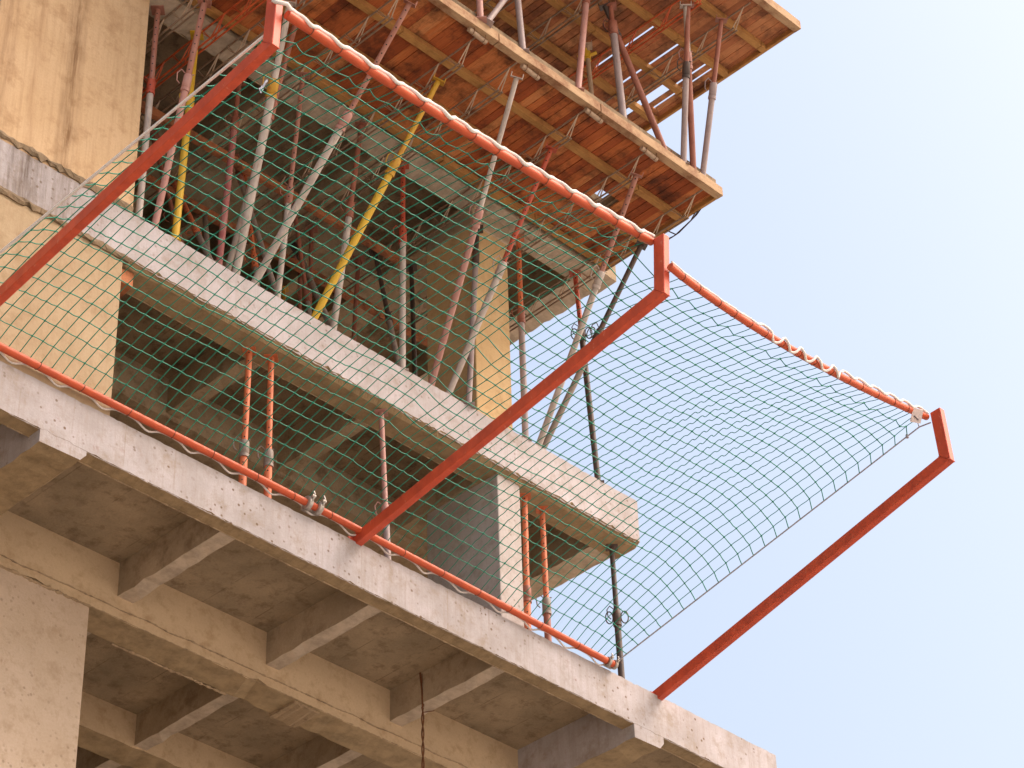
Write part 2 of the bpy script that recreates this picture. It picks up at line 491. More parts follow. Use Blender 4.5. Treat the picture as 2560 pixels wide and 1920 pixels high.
# middle slab
m2 = MB()
m2.box(-12, 4.93, 0.40, 6.95, 2.55, 2.726)
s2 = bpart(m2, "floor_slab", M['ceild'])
s2["label"] = "middle floor slab whose thick pale edge carries the rows of props"
front_beam(s2, -12, 4.95, [(0.0, 2.125), (0.085, 2.066), (0.43, 2.062), (0.43, 2.728), (0.0, 2.73)], [0.007, 0.0025, 0.003, 0.0, 0.003], 'edge2')
for xa, xb in ((-5.4, -5.2), (-3.6, -3.12), (-1.06, -0.86), (0.60, 0.80), (2.5, 2.92)):
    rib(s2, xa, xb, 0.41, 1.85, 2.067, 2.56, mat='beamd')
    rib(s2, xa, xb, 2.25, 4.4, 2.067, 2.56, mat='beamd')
mb = MB()
mb.extrude([(4.5, 2.063), (4.5, 2.725), (4.948, 2.725), (4.948, 2.14), (4.87, 2.065)], 0.42, 6.9, 'y', 0.14, [0.007, 0.0, 0.0, 0.008, 0.01])
mb.build("end_beam", M['soffit'], s2)
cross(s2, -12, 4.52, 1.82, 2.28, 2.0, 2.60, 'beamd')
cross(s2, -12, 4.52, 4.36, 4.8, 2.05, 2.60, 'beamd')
seam(-3.1, 4.9, 0.02, 2.115, 0.020, 0.020, s2, mat='edge2', wav=0.016)
seam(-3.1, 4.5, 0.425, 2.064, 0.010, 0.006, s2, wav=0.004)
def ledge(x0, x1, y, z, h, out, parent, mat='ceild'):
    """ragged lip of spilt concrete along a joint"""
    mb = MB()
    mb.extrude([(y + 0.05, z + h), (y - out * 0.3, z + h * 0.6), (y - out, z - h * 0.3), (y - out * 0.5, z - h), (y + 0.05, z - h)], x0, x1, 'x', 0.06,
               [0.0, h * 0.2, h * 0.25, h * 0.3, 0.0])
    return mb.build("mortar_lip", M[mat], parent)
ledge(-5.9, -3.06, 0.0, 2.80, 0.055, 0.03, s2)
seam(-3.0, 4.9, 0.012, 2.722, 0.009, 0.005, s2, mat='edge', wav=0.012)
ledge(-5.9, -3.05, 0.008, 2.10, 0.05, 0.03, s2)

# slab above the props
m3 = MB()
m3.box(-12, 4.60, 0.18, 6.95, 6.38, 6.55)
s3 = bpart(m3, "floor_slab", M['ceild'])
s3["label"] = "upper floor slab resting on the rows of props"
front_beam(s3, -12, 4.62, [(-0.18, 5.99), (0.2, 5.98), (0.2, 6.552), (-0.18, 6.555)], [0.006, 0.008, 0, 0.006], 'soffit')
for xa, xb in ((-4.6, -4.4), (-1.05, -0.8), (0.62, 0.84), (2.3, 2.85)):
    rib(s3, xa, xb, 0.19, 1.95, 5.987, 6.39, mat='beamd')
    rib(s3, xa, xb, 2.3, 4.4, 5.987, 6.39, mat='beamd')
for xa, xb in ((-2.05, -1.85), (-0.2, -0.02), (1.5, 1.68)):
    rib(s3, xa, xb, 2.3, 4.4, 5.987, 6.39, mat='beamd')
mb = MB()
mb.extrude([(4.16, 5.985), (4.16, 6.54), (4.618, 6.545), (4.618, 6.06), (4.56, 5.988)], 0.19, 6.9, 'y', 0.14, [0.006, 0, 0, 0.01, 0.012])
mb.build("end_beam", M['soffit'], s3)
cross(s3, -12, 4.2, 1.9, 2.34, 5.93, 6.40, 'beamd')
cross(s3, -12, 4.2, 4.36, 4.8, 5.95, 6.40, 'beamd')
seam(-3.0, 4.5, 0.205, 5.982, 0.012, 0.008, s3, wav=0.004)

# slab at the top tier (only its formwork is seen)
m4 = MB()
m4.box(-12, 4.6, -0.1, 6.95, 8.75, 9.35)
s4 = bpart(m4, "floor_slab", M['soffit'])
s4["label"] = "top floor slab behind the upper plank platform"

# piers and columns
def column(x0, x1, y0, y1, z0, z1, mat, bev=0.014):
    mb = MB()
    mb.box(x0, x1, y0, y1, z0, z1)
    return bpart(mb, "column", mat, bevel=bev)
cA = column(-4.98, -3.04, 0.004, 1.2, 2.728, 8.9, M['pier'])
cA["label"] = "wide tan pier streaked with brown stains"
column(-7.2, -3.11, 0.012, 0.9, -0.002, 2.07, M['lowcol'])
cC = column(2.19, 2.80, 0.05, 0.9, 2.728, 5.99, M['column'])
cC["label"] = "tan column standing among the props"
column(2.545, 2.925, 0.09, 1.3, -0.002, 2.075, M['palecol'])
cE = column(-3.7, -1.835, 1.895, 2.5, GZ, -0.815, M['pink'])
column(2.6, 3.6, 4.3, 4.9, GZ, -0.56, M['pink'])
seam(-3.0, -1.84, 1.89, -0.835, 0.026, 0.018, s1, wav=0.02)
seam(2.2, 2.8, 0.045, 5.97, 0.03, 0.02, s3, wav=0.01)
seam(2.53, 2.93, 0.085, 2.06, 0.026, 0.018, s2, wav=0.01)
mb = MB()
mb.box(2.17, 2.83, 0.03, 0.88, 5.70, 5.985, 0.012)
bpart(mb, "column", M['soffit'], bevel=0.02)["label"] = "rough grey head of the tan column"
mb = MB()
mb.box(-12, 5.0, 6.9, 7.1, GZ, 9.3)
bpart(mb, "light_blocking_wall", M['ceild'])  # unseen wall added to keep sky light out of the interior
mb = MB()
mb.box(-12.2, -12.0, 0, 7.1, GZ, 9.3)
bpart(mb, "side_wall", M['soffit'])

# ------------------------------------------------------------------ formwork platforms
def platform(name, label, xr, yfront, yback, zp, joists, mplank, holes, slits, front, cover):
    root = empty(name, ((xr[0] + xr[1]) / 2, yfront, zp))
    tag(root, label, "formwork platform")
    def put(mb, nm, mat, bevel=0):
        o = mb.build(nm, mat, root, bevel)
        o.location = (-root.location.x, -root.location.y, -root.location.z)
        return o
    mb = MB()
    x = xr[0]
    while x < xr[1] - 0.02:
        wide = 0.115 if (x > xr[1] - 3.2 or random.random() < 0.6) else random.choice((0.2, 0.3))
        wd = min(wide * random.uniform(0.9, 1.15), xr[1] - x)
        cuts = [yfront + 0.02]
        for jy in joists[1:]:
            if random.random() < 0.45:
                cuts.append(jy + random.uniform(-0.03, 0.03))
        cuts.append(yback)
        gap = 0.009 if x > xr[1] - 3.2 else 0.005
        for sx in slits:
            if x <= sx < x + wd:
                gap = 0.048
        if gap > 0.03:
            cuts = [yfront + 0.02, -2.05, -1.0, yback]
        for a, b in zip(cuts[:-1], cuts[1:]):
            spans = [(a, b)]
            for hx0, hx1, hy0, hy1 in holes:
                if x + wd / 2 > hx0 and x + wd / 2 < hx1:
                    new = []
                    for p, q in spans:
                        if q <= hy0 or p >= hy1:
                            new.append((p, q))
                        else:
                            if p < hy0: new.append((p, hy0))
                            if q > hy1: new.append((hy1, q))
                    spans = new
            for p, q in spans:
                dz = random.uniform(-0.006, 0.006)
                gp = gap if gap < 0.03 or -2.1 < (p + q) / 2 < -0.95 else 0.006
                mb.box(x + gp, x + wd, p + 0.004, q - 0.004, zp + dz, zp + 0.028 + dz, 0.0015)
        x += wd
    put(mb, "planking", mplank)
    mb = MB()
    for x0_, x1_, y0_, y1_ in cover:
        mb.box(x0_, x1_, y0_, y1_, zp + 0.05, zp + 0.20)
    put(mb, "added_gap_cover", M['ceild'])  # unseen concrete layer added so the plank gaps stay dark
    for jy in joists[1:]:
        xa = xr[0]
        while xa < xr[1] - 0.05:
            xb = min(xa + random.uniform(1.6, 2.6), xr[1] - 0.01)
            mb = MB()
            mb.box(xa, xb - 0.01, jy - 0.045, jy + 0.045, zp - 0.10 + random.uniform(-.008, .008), zp - 0.007, 0.004)
            put(mb, "joist", M['joist'], 0.006)
            xa = xb
    xa = xr[0]
    for xb in front:
        mb = MB()
        mb.extrude([(yfront - 0.05, zp - 0.115), (yfront + 0.055, zp - 0.11), (yfront + 0.055, zp + 0.03), (yfront - 0.05, zp + 0.03)],
                   xa, xb - 0.012, 'x', 0.3, [0.004] * 4)
        put(mb, "front_timber", M['front'], 0.006)
        xa = xb
    # closing board along the free end
    mb = MB()
    mb.box(xr[1] - 0.006, xr[1] + 0.035, yfront - 0.03, yback, zp - 0.075, zp + 0.05, 0.003)
    put(mb, "end_board", M['joist'], 0.004)
    return root

platform("formwork_platform", "orange plank formwork platform jutting out above the red net frame", (-3.02, 4.34), -2.23, -0.19, 6.10,
         [-2.23, -1.57, -0.92, -0.28], M['plank'], [(3.28, 3.52, -1.22, -0.98)], [], [0.35, 2.1, 4.36],
         [(-3.02, 3.26, -2.2, -0.185), (3.54, 4.33, -2.2, -0.185), (3.262, 3.538, -2.2, -1.24), (3.262, 3.538, -0.96, -0.185)])
platform("formwork_platform", "reddish plank formwork platform at the top with daylight between boards", (-4.0, 4.86), -3.38, -0.12, 8.58,
         [-3.38, -2.81, -2.15, -1.5, -0.88, -0.3], M['plank2'], [(4.38, 4.50, -1.42, -0.45)], [3.55, 4.05, 4.55, 4.68], [0.9, 2.7, 4.88],
         [(-4.0, 3.45, -3.35, -0.12)])

def girder(x, y0, y1, zb, depth, mats, label, pitch=0.55):
    root = empty("lattice_girder", (x, y0, zb))
    tag(root, label, "girder", "lattice girders under the plank platforms")
    L = y1 - y0
    for nm, z, ys in (("bottom_chord", 0.0, 0.30), ("top_chord", depth, 0.02)):
        mb = MB()
        for sx in ((-0.03, 0.03) if nm == "bottom_chord" else (0.0,)):
            mb.tube([(sx, ys, z), (sx, L, z)], 0.013, 6)
        mb.build(nm, mats[0], root)
    n = int(L / pitch)
    for i in range(n):
        yb = 0.34 + i * pitch
        mb = MB()
        for d in (-0.2, 0.2):
            if 0 <= yb + d <= L:
                for sx in (-0.018, 0.018):
                    mb.beam((sx * 1.6, yb, 0.0), (sx * 0.4, yb + d + sx, depth), 0.014, 0.008)
        mb.build("diagonal", mats[1], root)
    return root
lat = (M['lattice'], M['latlight'])
lato = (M['latorange'], M['latorange'])
for x, mt, lb in ((-2.73, lat, "rusty lattice girder above the dull pink leaning prop"),
                  (-2.28, lato, "orange lattice girder between the tan pier and first bracket"),
                  (-1.9, lat, "rusty lattice girder above the thick grey leaning prop"),
                  (-1.04, lat, "rusty lattice girder at the head of the pale steeply leaning prop"),
                  (0.09, lat, "rusty lattice girder at the head of the yellow leaning prop"),
                  (0.74, lat, "rusty lattice girder at the head of the pink topped leaning prop"),
                  (1.92, lat, "rusty lattice girder at the head of the red perforated prop"),
                  (3.02, lat, "rusty lattice girder at the head of the long grey prop by the sky"),
                  (4.06, lat, "dark lattice girder along the free end of the orange plank platform")):
    girder(x, -2.2, 2.5, 5.71, 0.27, mt, lb)
for x, mt, lb in ((0.67, lat, "brown lattice girder of the top platform nearest the first bracket tip"),
                  (1.55, lat, "brown lattice girder of the top platform left of the lone pink post"),
                  (2.35, lat, "brown lattice girder of the top platform above the red leaning post"),
                  (3.32, lato, "orange lattice girder of the top platform behind the paired posts"),
                  (4.02, lat, "brown lattice girder of the top platform nearest its sky corner")):
    girder(x, -3.3, 0.0, 8.19, 0.28, mt, lb, 0.62)

# short pipe bits wired under the front timber
for x, lb in ((0.12, "short pipe end wired under the front timber near the top"),
              (1.0, "short pipe end wired under the front timber above the red net pipe middle"),
              (2.1, "short pipe end wired under the front timber below the red leaning post"),
              (3.1, "short pipe end wired under the front timber nearest the platform corner")):
    mb = MB()
    mb.tube([(0, 0, 0), (0.30, 0.02, 0.0)], 0.032, 10)
    o = mb.build("pipe_end", M['latlight'], None, loc=(x - 0.2, -2.20, 5.955))
    tag(o, lb, "pipe", "pipe ends under the front timber")
    mb = MB()
    for t in (0.06, 0.24):
        mb.tube([(t, 0.04 * math.cos(a), 0.03 + 0.075 * math.sin(a)) for a in (2 * math.pi * i / 12 for i in range(12))], 0.004, 5, closed=True)
    mb.build("tie_wire", M['wire'], o)

# bent reinforcing wire sticking out by the platform corner
mb = MB()
for dy in (0, 0.05, 0.1):
    pts = [(4.37, -1.90 + dy, 6.04), (4.38, -1.80 + dy, 5.99 - dy * 0.3), (4.37, -1.50 + dy * 0.6, 5.875), (4.36, -1.44 + dy * 0.3, 5.862), (4.36, -1.30 - dy * 0.4, 5.862 + dy * 0.1), (4.33, -1.1, 5.88)]
    mb.tube(pts, 0.0085, 6)
mb.tube([(4.36, -1.26, 6.08), (4.36, -1.33, 6.0), (4.36, -1.45, 5.87)], 0.0085, 6)
tag(mb.build("bent_wire", M['dark']), "dark bent steel wires hanging from the orange platform's free end", "wire")

# ------------------------------------------------------------------ steel props
def prop(base, top, fr, ro, ri, mo, mi, label, group, mc=None, head=True, wings=False, footgap=0.0):
    base, top = Vector(base), Vector(top)
    d = top - base
    L = d.length
    root = empty("steel_prop", base)
    zax = d.normalized()
    yax = TOCAM - zax * TOCAM.dot(zax)
    yax.normalize()
    xax = yax.cross(zax)
    root.rotation_euler = Matrix((xax, yax, zax)).transposed().to_euler()
    tag(root, label, "prop", group)
    zc = L * (fr if fr else 0.66)
    mb = MB(); mb.tube([(0, 0, 0.008), (0, 0, zc)], ro, 16); mb.build("outer_tube", M[mo], root)
    mb = MB(); mb.tube([(0, 0, zc - 0.05), (0, 0, L - 0.01)], ri, 16); mb.build("inner_tube", M[mi], root)
    mb = MB()
    mb.tube([(0, 0, zc - 0.13), (0, 0, zc - 0.12), (0, 0, zc + 0.03), (0, 0, zc + 0.045)], [ro * 1.05, ro * 1.25, ro * 1.25, ro * 1.1], 16)
    mb.tube([(0, 0, zc - 0.175), (0, 0, zc - 0.135)], ro * 1.32, 16)
    col = mb.build("collar", M[mc or mi], root)
    mb = MB()
    lp = [(ri * 0.9, 0, zc + 0.06), (ri + 0.05, 0.02, zc + 0.10), (ri + 0.085, 0.03, zc + 0.04), (ri + 0.075, 0.02, zc - 0.05), (ri + 0.04, 0.01, zc - 0.08)]
    mb.tube([(-ri - 0.03, 0, zc + 0.06)] + lp, 0.007, 6)
    if wings:
        for sg in (-1, 1):
            mb.tube([(sg * (ro * 1.2 + 0.045 * (1 + math.cos(a))), 0.01, zc - 0.06 + 0.085 * math.sin(a)) for a in (2 * math.pi * i / 14 for i in range(14))], 0.008, 6, closed=True)
    mb.build("handle", M['dark'] if wings else M[mc or mi], col)
    mb = MB(); mb.box(-0.075, 0.075, -0.075, 0.075, 0.0, 0.008); mb.build("base_plate", M[mo], root)
    if head:
        mb = MB(); mb.box(-0.075, 0.075, -0.075, 0.075, L - 0.01, L - 0.002)
        for sg in (-1, 1):
            mb.box(sg * 0.07 - 0.004, sg * 0.07 + 0.004, -0.05, 0.05, L - 0.012, L + 0.05)
        mb.build("head_plate", M[mi], root)
    return root

G2 = "steel props in the middle storey"
for a in [
 ((-2.915, .07, 2.73), (-2.875, .07, 5.98), .638, .040, .033, 'grey', 'rusth', "grey prop with rusty perforated top half beside the wide tan pier", G2, 'red'),
 ((-2.682, .109, 2.73), (-2.726, -.605, 5.70), .662, .040, .036, 'pinkt', 'rusth', "dull pink prop leaning out just left of the bright yellow upright prop", G2, 'pinkt'),
 ((-2.41, .075, 2.73), (-2.29, .075, 5.98), .68, .043, .034, 'yellow', 'yellow', "bright yellow upright prop crossing behind the first red bracket", G2, 'yellow'),
 ((-1.612, .319, 2.73), (-1.433, .319, 5.98), .792, .040, .030, 'purple', 'rust', "upright prop with flaking purple paint right of the yellow upright prop", G2),
 ((-1.506, .146, 2.73), (-2.027, -1.272, 5.70), .708, .049, .038, 'grey', 'grey', "thick grey leaning prop with a rusted yellow collar", G2, 'yellowr'),
 ((-1.619, .163, 2.73), (-1.80, -1.138, 5.70), None, .038, .032, 'greyd', 'rust', "rusty pink prop half hidden behind the thick grey leaning prop", G2),
 ((-.837, .207, 2.73), (-1.141, -.5, 5.70), .5, .036, .028, 'grey', 'rusth', "slim brown topped prop crossing behind the pale steeply leaning prop", G2),
 ((-1.252, .211, 2.73), (-1.041, -2.214, 5.70), .608, .045, .031, 'grey', 'rusth', "pale grey prop leaning steeply outward with a reddish thin top half", G2, 'pinkt'),
 ((-.757, .186, 2.73), (-.561, 1.438, 5.98), .9, .034, .028, 'greyd', 'rust', "dull raking prop leaning inward behind the thick grey leaning prop", G2),
 ((-1.816, .112, 2.73), (-.966, 2.164, 5.92), .4, .036, .033, 'greyd', 'orange', "orange and grey raking prop slanting inward behind the yellow upright prop", G2),
 ((-1.909, .10, 2.73), (-.286, 2.342, 5.92), .9, .032, .028, 'greyd', 'rust', "dark raking prop with a short visible length beside the orange raking prop", G2),
 ((-.016, .118, 2.73), (1.003, 2.083, 5.92), .9, .038, .03, 'greyd', 'dark', "dark grey raking prop meeting the foot of the yellow leaning prop", G2),
 ((.988, 1.755, 2.73), (.99, 1.755, 5.98), .5, .034, .028, 'rust', 'rust', "thin rust red upright prop deep inside left of the yellow leaning prop", G2),
 ((1.327, 2.25, 2.73), (1.226, 2.25, 5.92), .5, .032, .028, 'rust', 'rust', "shortest looking dark red prop standing deepest in the shade", G2),
 ((.078, .307, 2.73), (.149, -.10, 5.98), .625, .042, .033, 'grey', 'rust', "grey prop with dark red top right behind the yellow leaning prop", G2),
 ((-.367, .176, 2.73), (.079, -1.521, 5.70), .66, .045, .032, 'yellow', 'yellowr', "yellow prop leaning outward with orange rust patches", G2, 'yellowr'),
 ((.989, .07, 2.73), (1.001, .07, 5.98), .66, .039, .031, 'grey', 'red', "upright white grey prop with red collar well left of the tan column", G2, 'red'),
 ((1.683, 1.796, 2.73), (1.836, 1.796, 5.98), .5, .036, .03, 'dark', 'rust', "dark brown upright prop in shade between the yellow leaning and white grey props", G2),
 ((1.193, .269, 2.73), (1.85, 1.513, 5.98), .5, .034, .03, 'greyd', 'dark', "dark raking prop in shade just left of the white grey upright prop", G2),
 ((1.508, .179, 2.73), (.703, -2.202, 5.70), .572, .041, .031, 'pinkt', 'grey', "leaning prop with pink red middle and big red collar before the tan column", G2, 'pinkt'),
 ((2.01, .012, 2.73), (2.225, .008, 5.62), .85, .036, .03, 'lav', 'dark', "upright lavender grey prop standing against the tan column", G2, 'dark'),
 ((1.749, .145, 2.73), (1.897, -1.608, 5.70), .532, .041, .031, 'grey', 'red', "leaning prop with pale foot and bright red perforated top crossing the tan column", G2, 'grey'),
 ((3.033, .07, 2.73), (3.035, .07, 5.98), .62, .040, .033, 'lav', 'orange', "upright prop grey below and red above just right of the tan column", G2, 'rust'),
 ((3.285, .15, 2.73), (3.005, -2.005, 5.70), .638, .040, .033, 'grey', 'rusth', "long grey prop leaning outward in front of the sky and slab end", G2, 'grey'),
 ((4.315, .07, 2.73), (4.09, .07, 5.98), .72, .038, .032, 'dark', 'red', "dark prop with red top and winged collar nearest the middle slab's end", G2, 'dark'),
 ((3.39, .214, 2.73), (4.041, -1.132, 5.70), .582, .039, .034, 'greyd', 'dark', "brown prop with dark perforated top sharing a foot with the long grey prop", G2, 'dark'),
]:
    prop(*a[:9], mc=(a[9] if len(a) > 9 else None), wings=('winged' in a[7] or 'sharing' in a[7]))
prop((2.55, 1.45, 2.73), (2.45, 1.45, 5.98), .35, .038, .03, 'yellowr', 'dark', "brown yellow stub of a prop behind the white grey upright prop", G2)

for a in [
 ((-2.2, 1.6, 2.73), (-2.1, 1.6, 5.98), .6, .034, .028, 'greyd', 'rust', "dim grey and rust prop deep behind the yellow upright prop", G2),
 ((-1.0, 1.2, 2.73), (-1.6, 1.75, 5.95), .6, .032, .028, 'rust', 'rust', "dim rusty prop tilting left deep behind the purple flaking prop", G2),
 ((-.2, 1.1, 2.73), (-.35, 1.5, 5.95), .55, .034, .028, 'greyd', 'orange', "dim orange topped prop behind the crossing of the pale and brown props", G2),
 ((.5, 2.6, 2.73), (.9, 2.7, 5.95), .6, .036, .03, 'rust', 'rust', "dim thick rusty prop behind the foot of the yellow leaning prop", G2),
 ((.55, 1.0, 2.73), (.4, 1.45, 5.95), .5, .032, .027, 'greyd', 'rust', "dim prop tilting slightly left behind the dark red topped grey prop", G2),
 ((1.9, 2.9, 2.73), (1.5, 2.9, 5.95), .6, .034, .03, 'greyd', 'yellowr', "dim yellowish topped prop deep left of the tan column's dark side", G2),
 ((3.4, 1.2, 2.73), (3.5, 1.3, 5.95), .6, .034, .028, 'rust', 'rust', "dim rusty prop behind the grey and red prop right of the tan column", G2),
]:
    prop(*a[:9])
for (x0, y0, x1, y1, z, lb) in ((-2.9, 1.15, 2.0, 1.15, 5.62, "long grey timber runner slung under the ribs above the raking props"),
                            (-2.9, 2.1, 3.6, 2.1, 5.60, "long timber runner deeper in the shade above the back row props")):
    mb = MB()
    mb.beam((0, 0, 0), (x1 - x0, y1 - y0, 0.02), 0.075, 0.12)
    tag(mb.build("timber_runner", M['plank2'], None, 0.005, (x0, y0, z)), lb, "timber")
G1 = "steel props in the lower storey"
for a in [
 ((-1.144, .293, 0), (-1.124, .293, 2.066), .375, .044, .034, 'orange', 'orange', "left prop of the orange pair below the middle slab", G1, 'greyd'),
 ((-.84, .23, 0), (-.861, .23, 2.066), .368, .043, .034, 'orange', 'orange', "right prop of the orange pair below the middle slab, with a teal stained collar", G1, 'greyd'),
 ((.839, .146, 0), (.726, .146, 2.066), .365, .039, .031, 'lav', 'pinkt', "lone dusky pink prop just left of the second bracket's foot", G1, 'pinkt'),
 ((3.103, .214, 0), (3.132, .214, 2.066), .352, .042, .035, 'orange', 'orange', "orange prop touching the pale lower column on its right side", G1, 'rust'),
 ((3.498, .263, 0), (3.484, .263, 2.066), .362, .042, .034, 'rust', 'orange', "orange prop with dark foot, one step right of the pale lower column", G1, 'greyd'),
 ((4.756, .259, 0), (4.71, .259, 2.066), .538, .040, .032, 'dark', 'dark', "black prop with winged collar under the middle slab's free end", G1, 'dark'),
]:
    prop(*a[:9], mc=a[9], wings='winged' in a[7])
G3 = "posts standing on the orange platform edge"
for a in [
 ((.064, -2.255, 6.14), (.064, -2.205, 8.19), .9, .040, .03, 'pinkt', 'rust', "pink post on the front timber closest to the first bracket tip", G3),
 ((.138, -2.273, 6.14), (1.2, -2.273, 8.19), .9, .036, .03, 'lav', 'grey', "blue grey slanting post on the front timber beside the pink post", G3),
 ((.805, -2.226, 6.14), (.669, -2.226, 8.19), .9, .040, .03, 'lav', 'grey', "lavender grey upright post right of the slanting one on the front timber", G3),
 ((1.762, -2.212, 6.14), (2.066, -2.212, 8.19), .9, .041, .03, 'pinkt', 'rust', "lone pale pink post in the middle of the front timber", G3),
 ((2.705, -2.118, 6.14), (2.543, -2.165, 8.19), .85, .047, .03, 'lav', 'rust', "thick pale grey post crossed by the red leaning post", G3),
 ((3.396, -2.188, 6.14), (2.492, -2.115, 8.19), .87, .042, .033, 'rust', 'dark', "dark red leaning post slanting across the top platform", G3, 'dark'),
 ((3.677, -2.216, 6.14), (3.262, -2.851, 8.19), .62, .040, .033, 'lav', 'rust', "left post of the close pair in front of the sky", G3, 'dark'),
 ((3.901, -2.188, 6.14), (3.24, -2.83, 8.19), .70, .040, .034, 'rust', 'grey', "right post of the close pair in front of the sky", G3, 'pinkt'),
 ((4.09, -2.161, 6.14), (3.76, -2.982, 8.19), .585, .039, .03, 'lav', 'rust', "outermost post nearest the platform corner with a looped pin", G3, 'lav'),
]:
    prop(*a[:9], mc=(a[9] if len(a) > 9 else None))
prop((2.95, -1.45, 6.14), (2.85, -1.45, 8.2), .5, .034, .03, 'latlight', 'latlight', "thin tan post with yellow head behind the red leaning post", G3, 'yellow')
for (x, y, z), lb in (((2.85, -1.45, 8.02), "yellow prop head at the top of the thin tan post"), ((2.93, -1.45, 6.95), "yellow collar star halfway up the thin tan post"),
                      ((1.0, -1.3, 6.9), "yellow collar star behind the lavender post near the top")):
    mb = MB()
    mb.tube([(0, 0, -0.06), (0, 0, 0.06)], 0.048, 12)
    for a in range(4):
        t = a * math.pi / 2 + 0.5
        mb.beam((0.04 * math.cos(t), 0.04 * math.sin(t), 0.0), (0.13 * math.cos(t), 0.13 * math.sin(t), 0.02), 0.05, 0.016)
    tag(mb.build("prop_head", M['yellow'], None, 0.003, (x, y, z)), lb, "prop head", "yellow prop fittings")

# ------------------------------------------------------------------ red brackets of the net
def bracket(base, elbow, tip, label):
    root = empty("net_bracket", base)
    tag(root, label, "bracket", "red brackets holding the safety net")
    b0, e, t = Vector(base), Vector(elbow), Vector(tip)
    d1 = (e - b0).normalized()
    d2 = (t - e).normalized()
    a = b0 - d1 * 0.16 - b0
    e -= b0
    t -= b0
    wx, h = 0.088, 0.142
    def ring(p, d, mit=None):
        n = Vector((1, 0, 0)).cross(d).normalized()
        out = []
        for i, j in ((-1, -1), (1, -1), (1, 1), (-1, 1)):
            q = p + Vector((i * wx / 2, 0, 0)) + n * (j * h / 2)
            if mit is not None:      # slide along d onto the mitre plane
                q = q + d * ((p - q).dot(mit) / d.dot(mit))
            out.append(q)
        return out
    mit = (d1 + d2).normalized()
    def seg(r0, r1, nm):
        mb = MB()
        mb.add(r0 + r1, [(3, 2, 1, 0), (4, 5, 6, 7), (0, 1, 5, 4), (1, 2, 6, 5), (2, 3, 7, 6), (3, 0, 4, 7)])
        return mb.build(nm, M['bracket'], root, 0.009)
    mid = ring(e, d1, mit)
    arm = seg(ring(a, d1), mid, "arm")
    mb = MB()
    mb.tube([(q[0], q[1], q[2]) for q in mid], 0.0045, 6, closed=True)
    mb.build("weld_seam", M['bracket'], arm)
    seg(ring(e, d2, mit), ring(t, d2), "tip_post")
    mb = MB()
    mb.box(-0.11, 0.11, 0.04, 0.30, -0.075 - base[2] + 0.08, 0.02)
    mb.build("foot_plate", M['bracket'], root, 0.006)
    return root
bracket((-4.95, 0.0, .085), (-4.95, -4.54, .738), (-4.95, -4.585, 1.43), "red box bracket in front of the wide tan pier, its tip cut off above")
bracket((.269, 0.0, .05), (.269, -4.50, .835), (.269, -4.55, 1.53), "middle red box bracket, its arm crossing the tan column")
bracket((5.124, 0.0, .03), (5.124, -4.45, 1.158), (5.124, -4.42, 1.84), "outermost red box bracket alone against the open sky")

# pipes that carry the net
def sagline(a, b, n, sag, power=1.0):
    a, b = Vector(a), Vector(b)
    out = []
    for i in range(n + 1):
        t = i / n
        p = a.lerp(b, t)
        p.z -= sag * 4 * (t ** power) * (1 - t ** power)
        out.append(p)
    return out
LOW = [Vector((-6.2, -.06, .115)), Vector((4.30, -.06, .065))]
def lowpt(x):
    t = (x - LOW[0].x) / (LOW[1].x - LOW[0].x)
    p = LOW[0].lerp(LOW[1], t)
    p.z += 0.035 * math.sin(math.pi * min(1, max(0, (x + 4.5) / 8.8)))
    return p
UPA = sagline((-4.88, -4.665, 1.075), (.262, -4.432, 1.54), 40, 0.08)
UPB = sagline((.255, -4.645, 1.085), (5.06, -4.31, 1.79), 40, 0.17, 0.85)

def resample(pts, step):
    out, acc = [], 0.0
    d = 0.0
    tot = [0.0]
    for i in range(len(pts) - 1):
        tot.append(tot[-1] + (pts[i + 1] - pts[i]).length)
    while d <= tot[-1]:
        for i in range(len(pts) - 1):
            if tot[i + 1] >= d:
                f = (d - tot[i]) / (tot[i + 1] - tot[i])
                out.append((d, pts[i].lerp(pts[i + 1], f), (pts[i + 1] - pts[i]).normalized()))
                break
        d += step
    return out
def pipe(name, pts, r, label, group, mod=None):
    mb = MB()
    o0 = pts[0]
    rr = r
    if mod:
        rs = resample(pts, 0.0295)
        rr = [r * (0.90 + 0.13 * abs(math.sin(math.pi * (d - mod[0]) / mod[1])) ** 0.7) for d, p, t in rs]
        pts = [p for d, p, t in rs]
    mb.tube([p - o0 for p in pts], rr, 16)
    o = mb.build(name, M['pipe'], None, 0, tuple(o0))
    tag(o, label, "pipe", group)
    return o
GP = "orange pipes of the safety net"
lowpts = [lowpt(-6.2 + 10.5 * i / 40) for i in range(41)]
pl = pipe("net_pipe", lowpts, 0.041, "long orange pipe lying along the lowest slab edge", GP)
pa = pipe("net_pipe", UPA, 0.045, "thick upper orange pipe with wavy white rope, first to middle bracket", GP, (0.28, 0.355))
pb = pipe("net_pipe", UPB, 0.040, "thinner sagging orange pipe against the sky, middle to outermost bracket", GP)

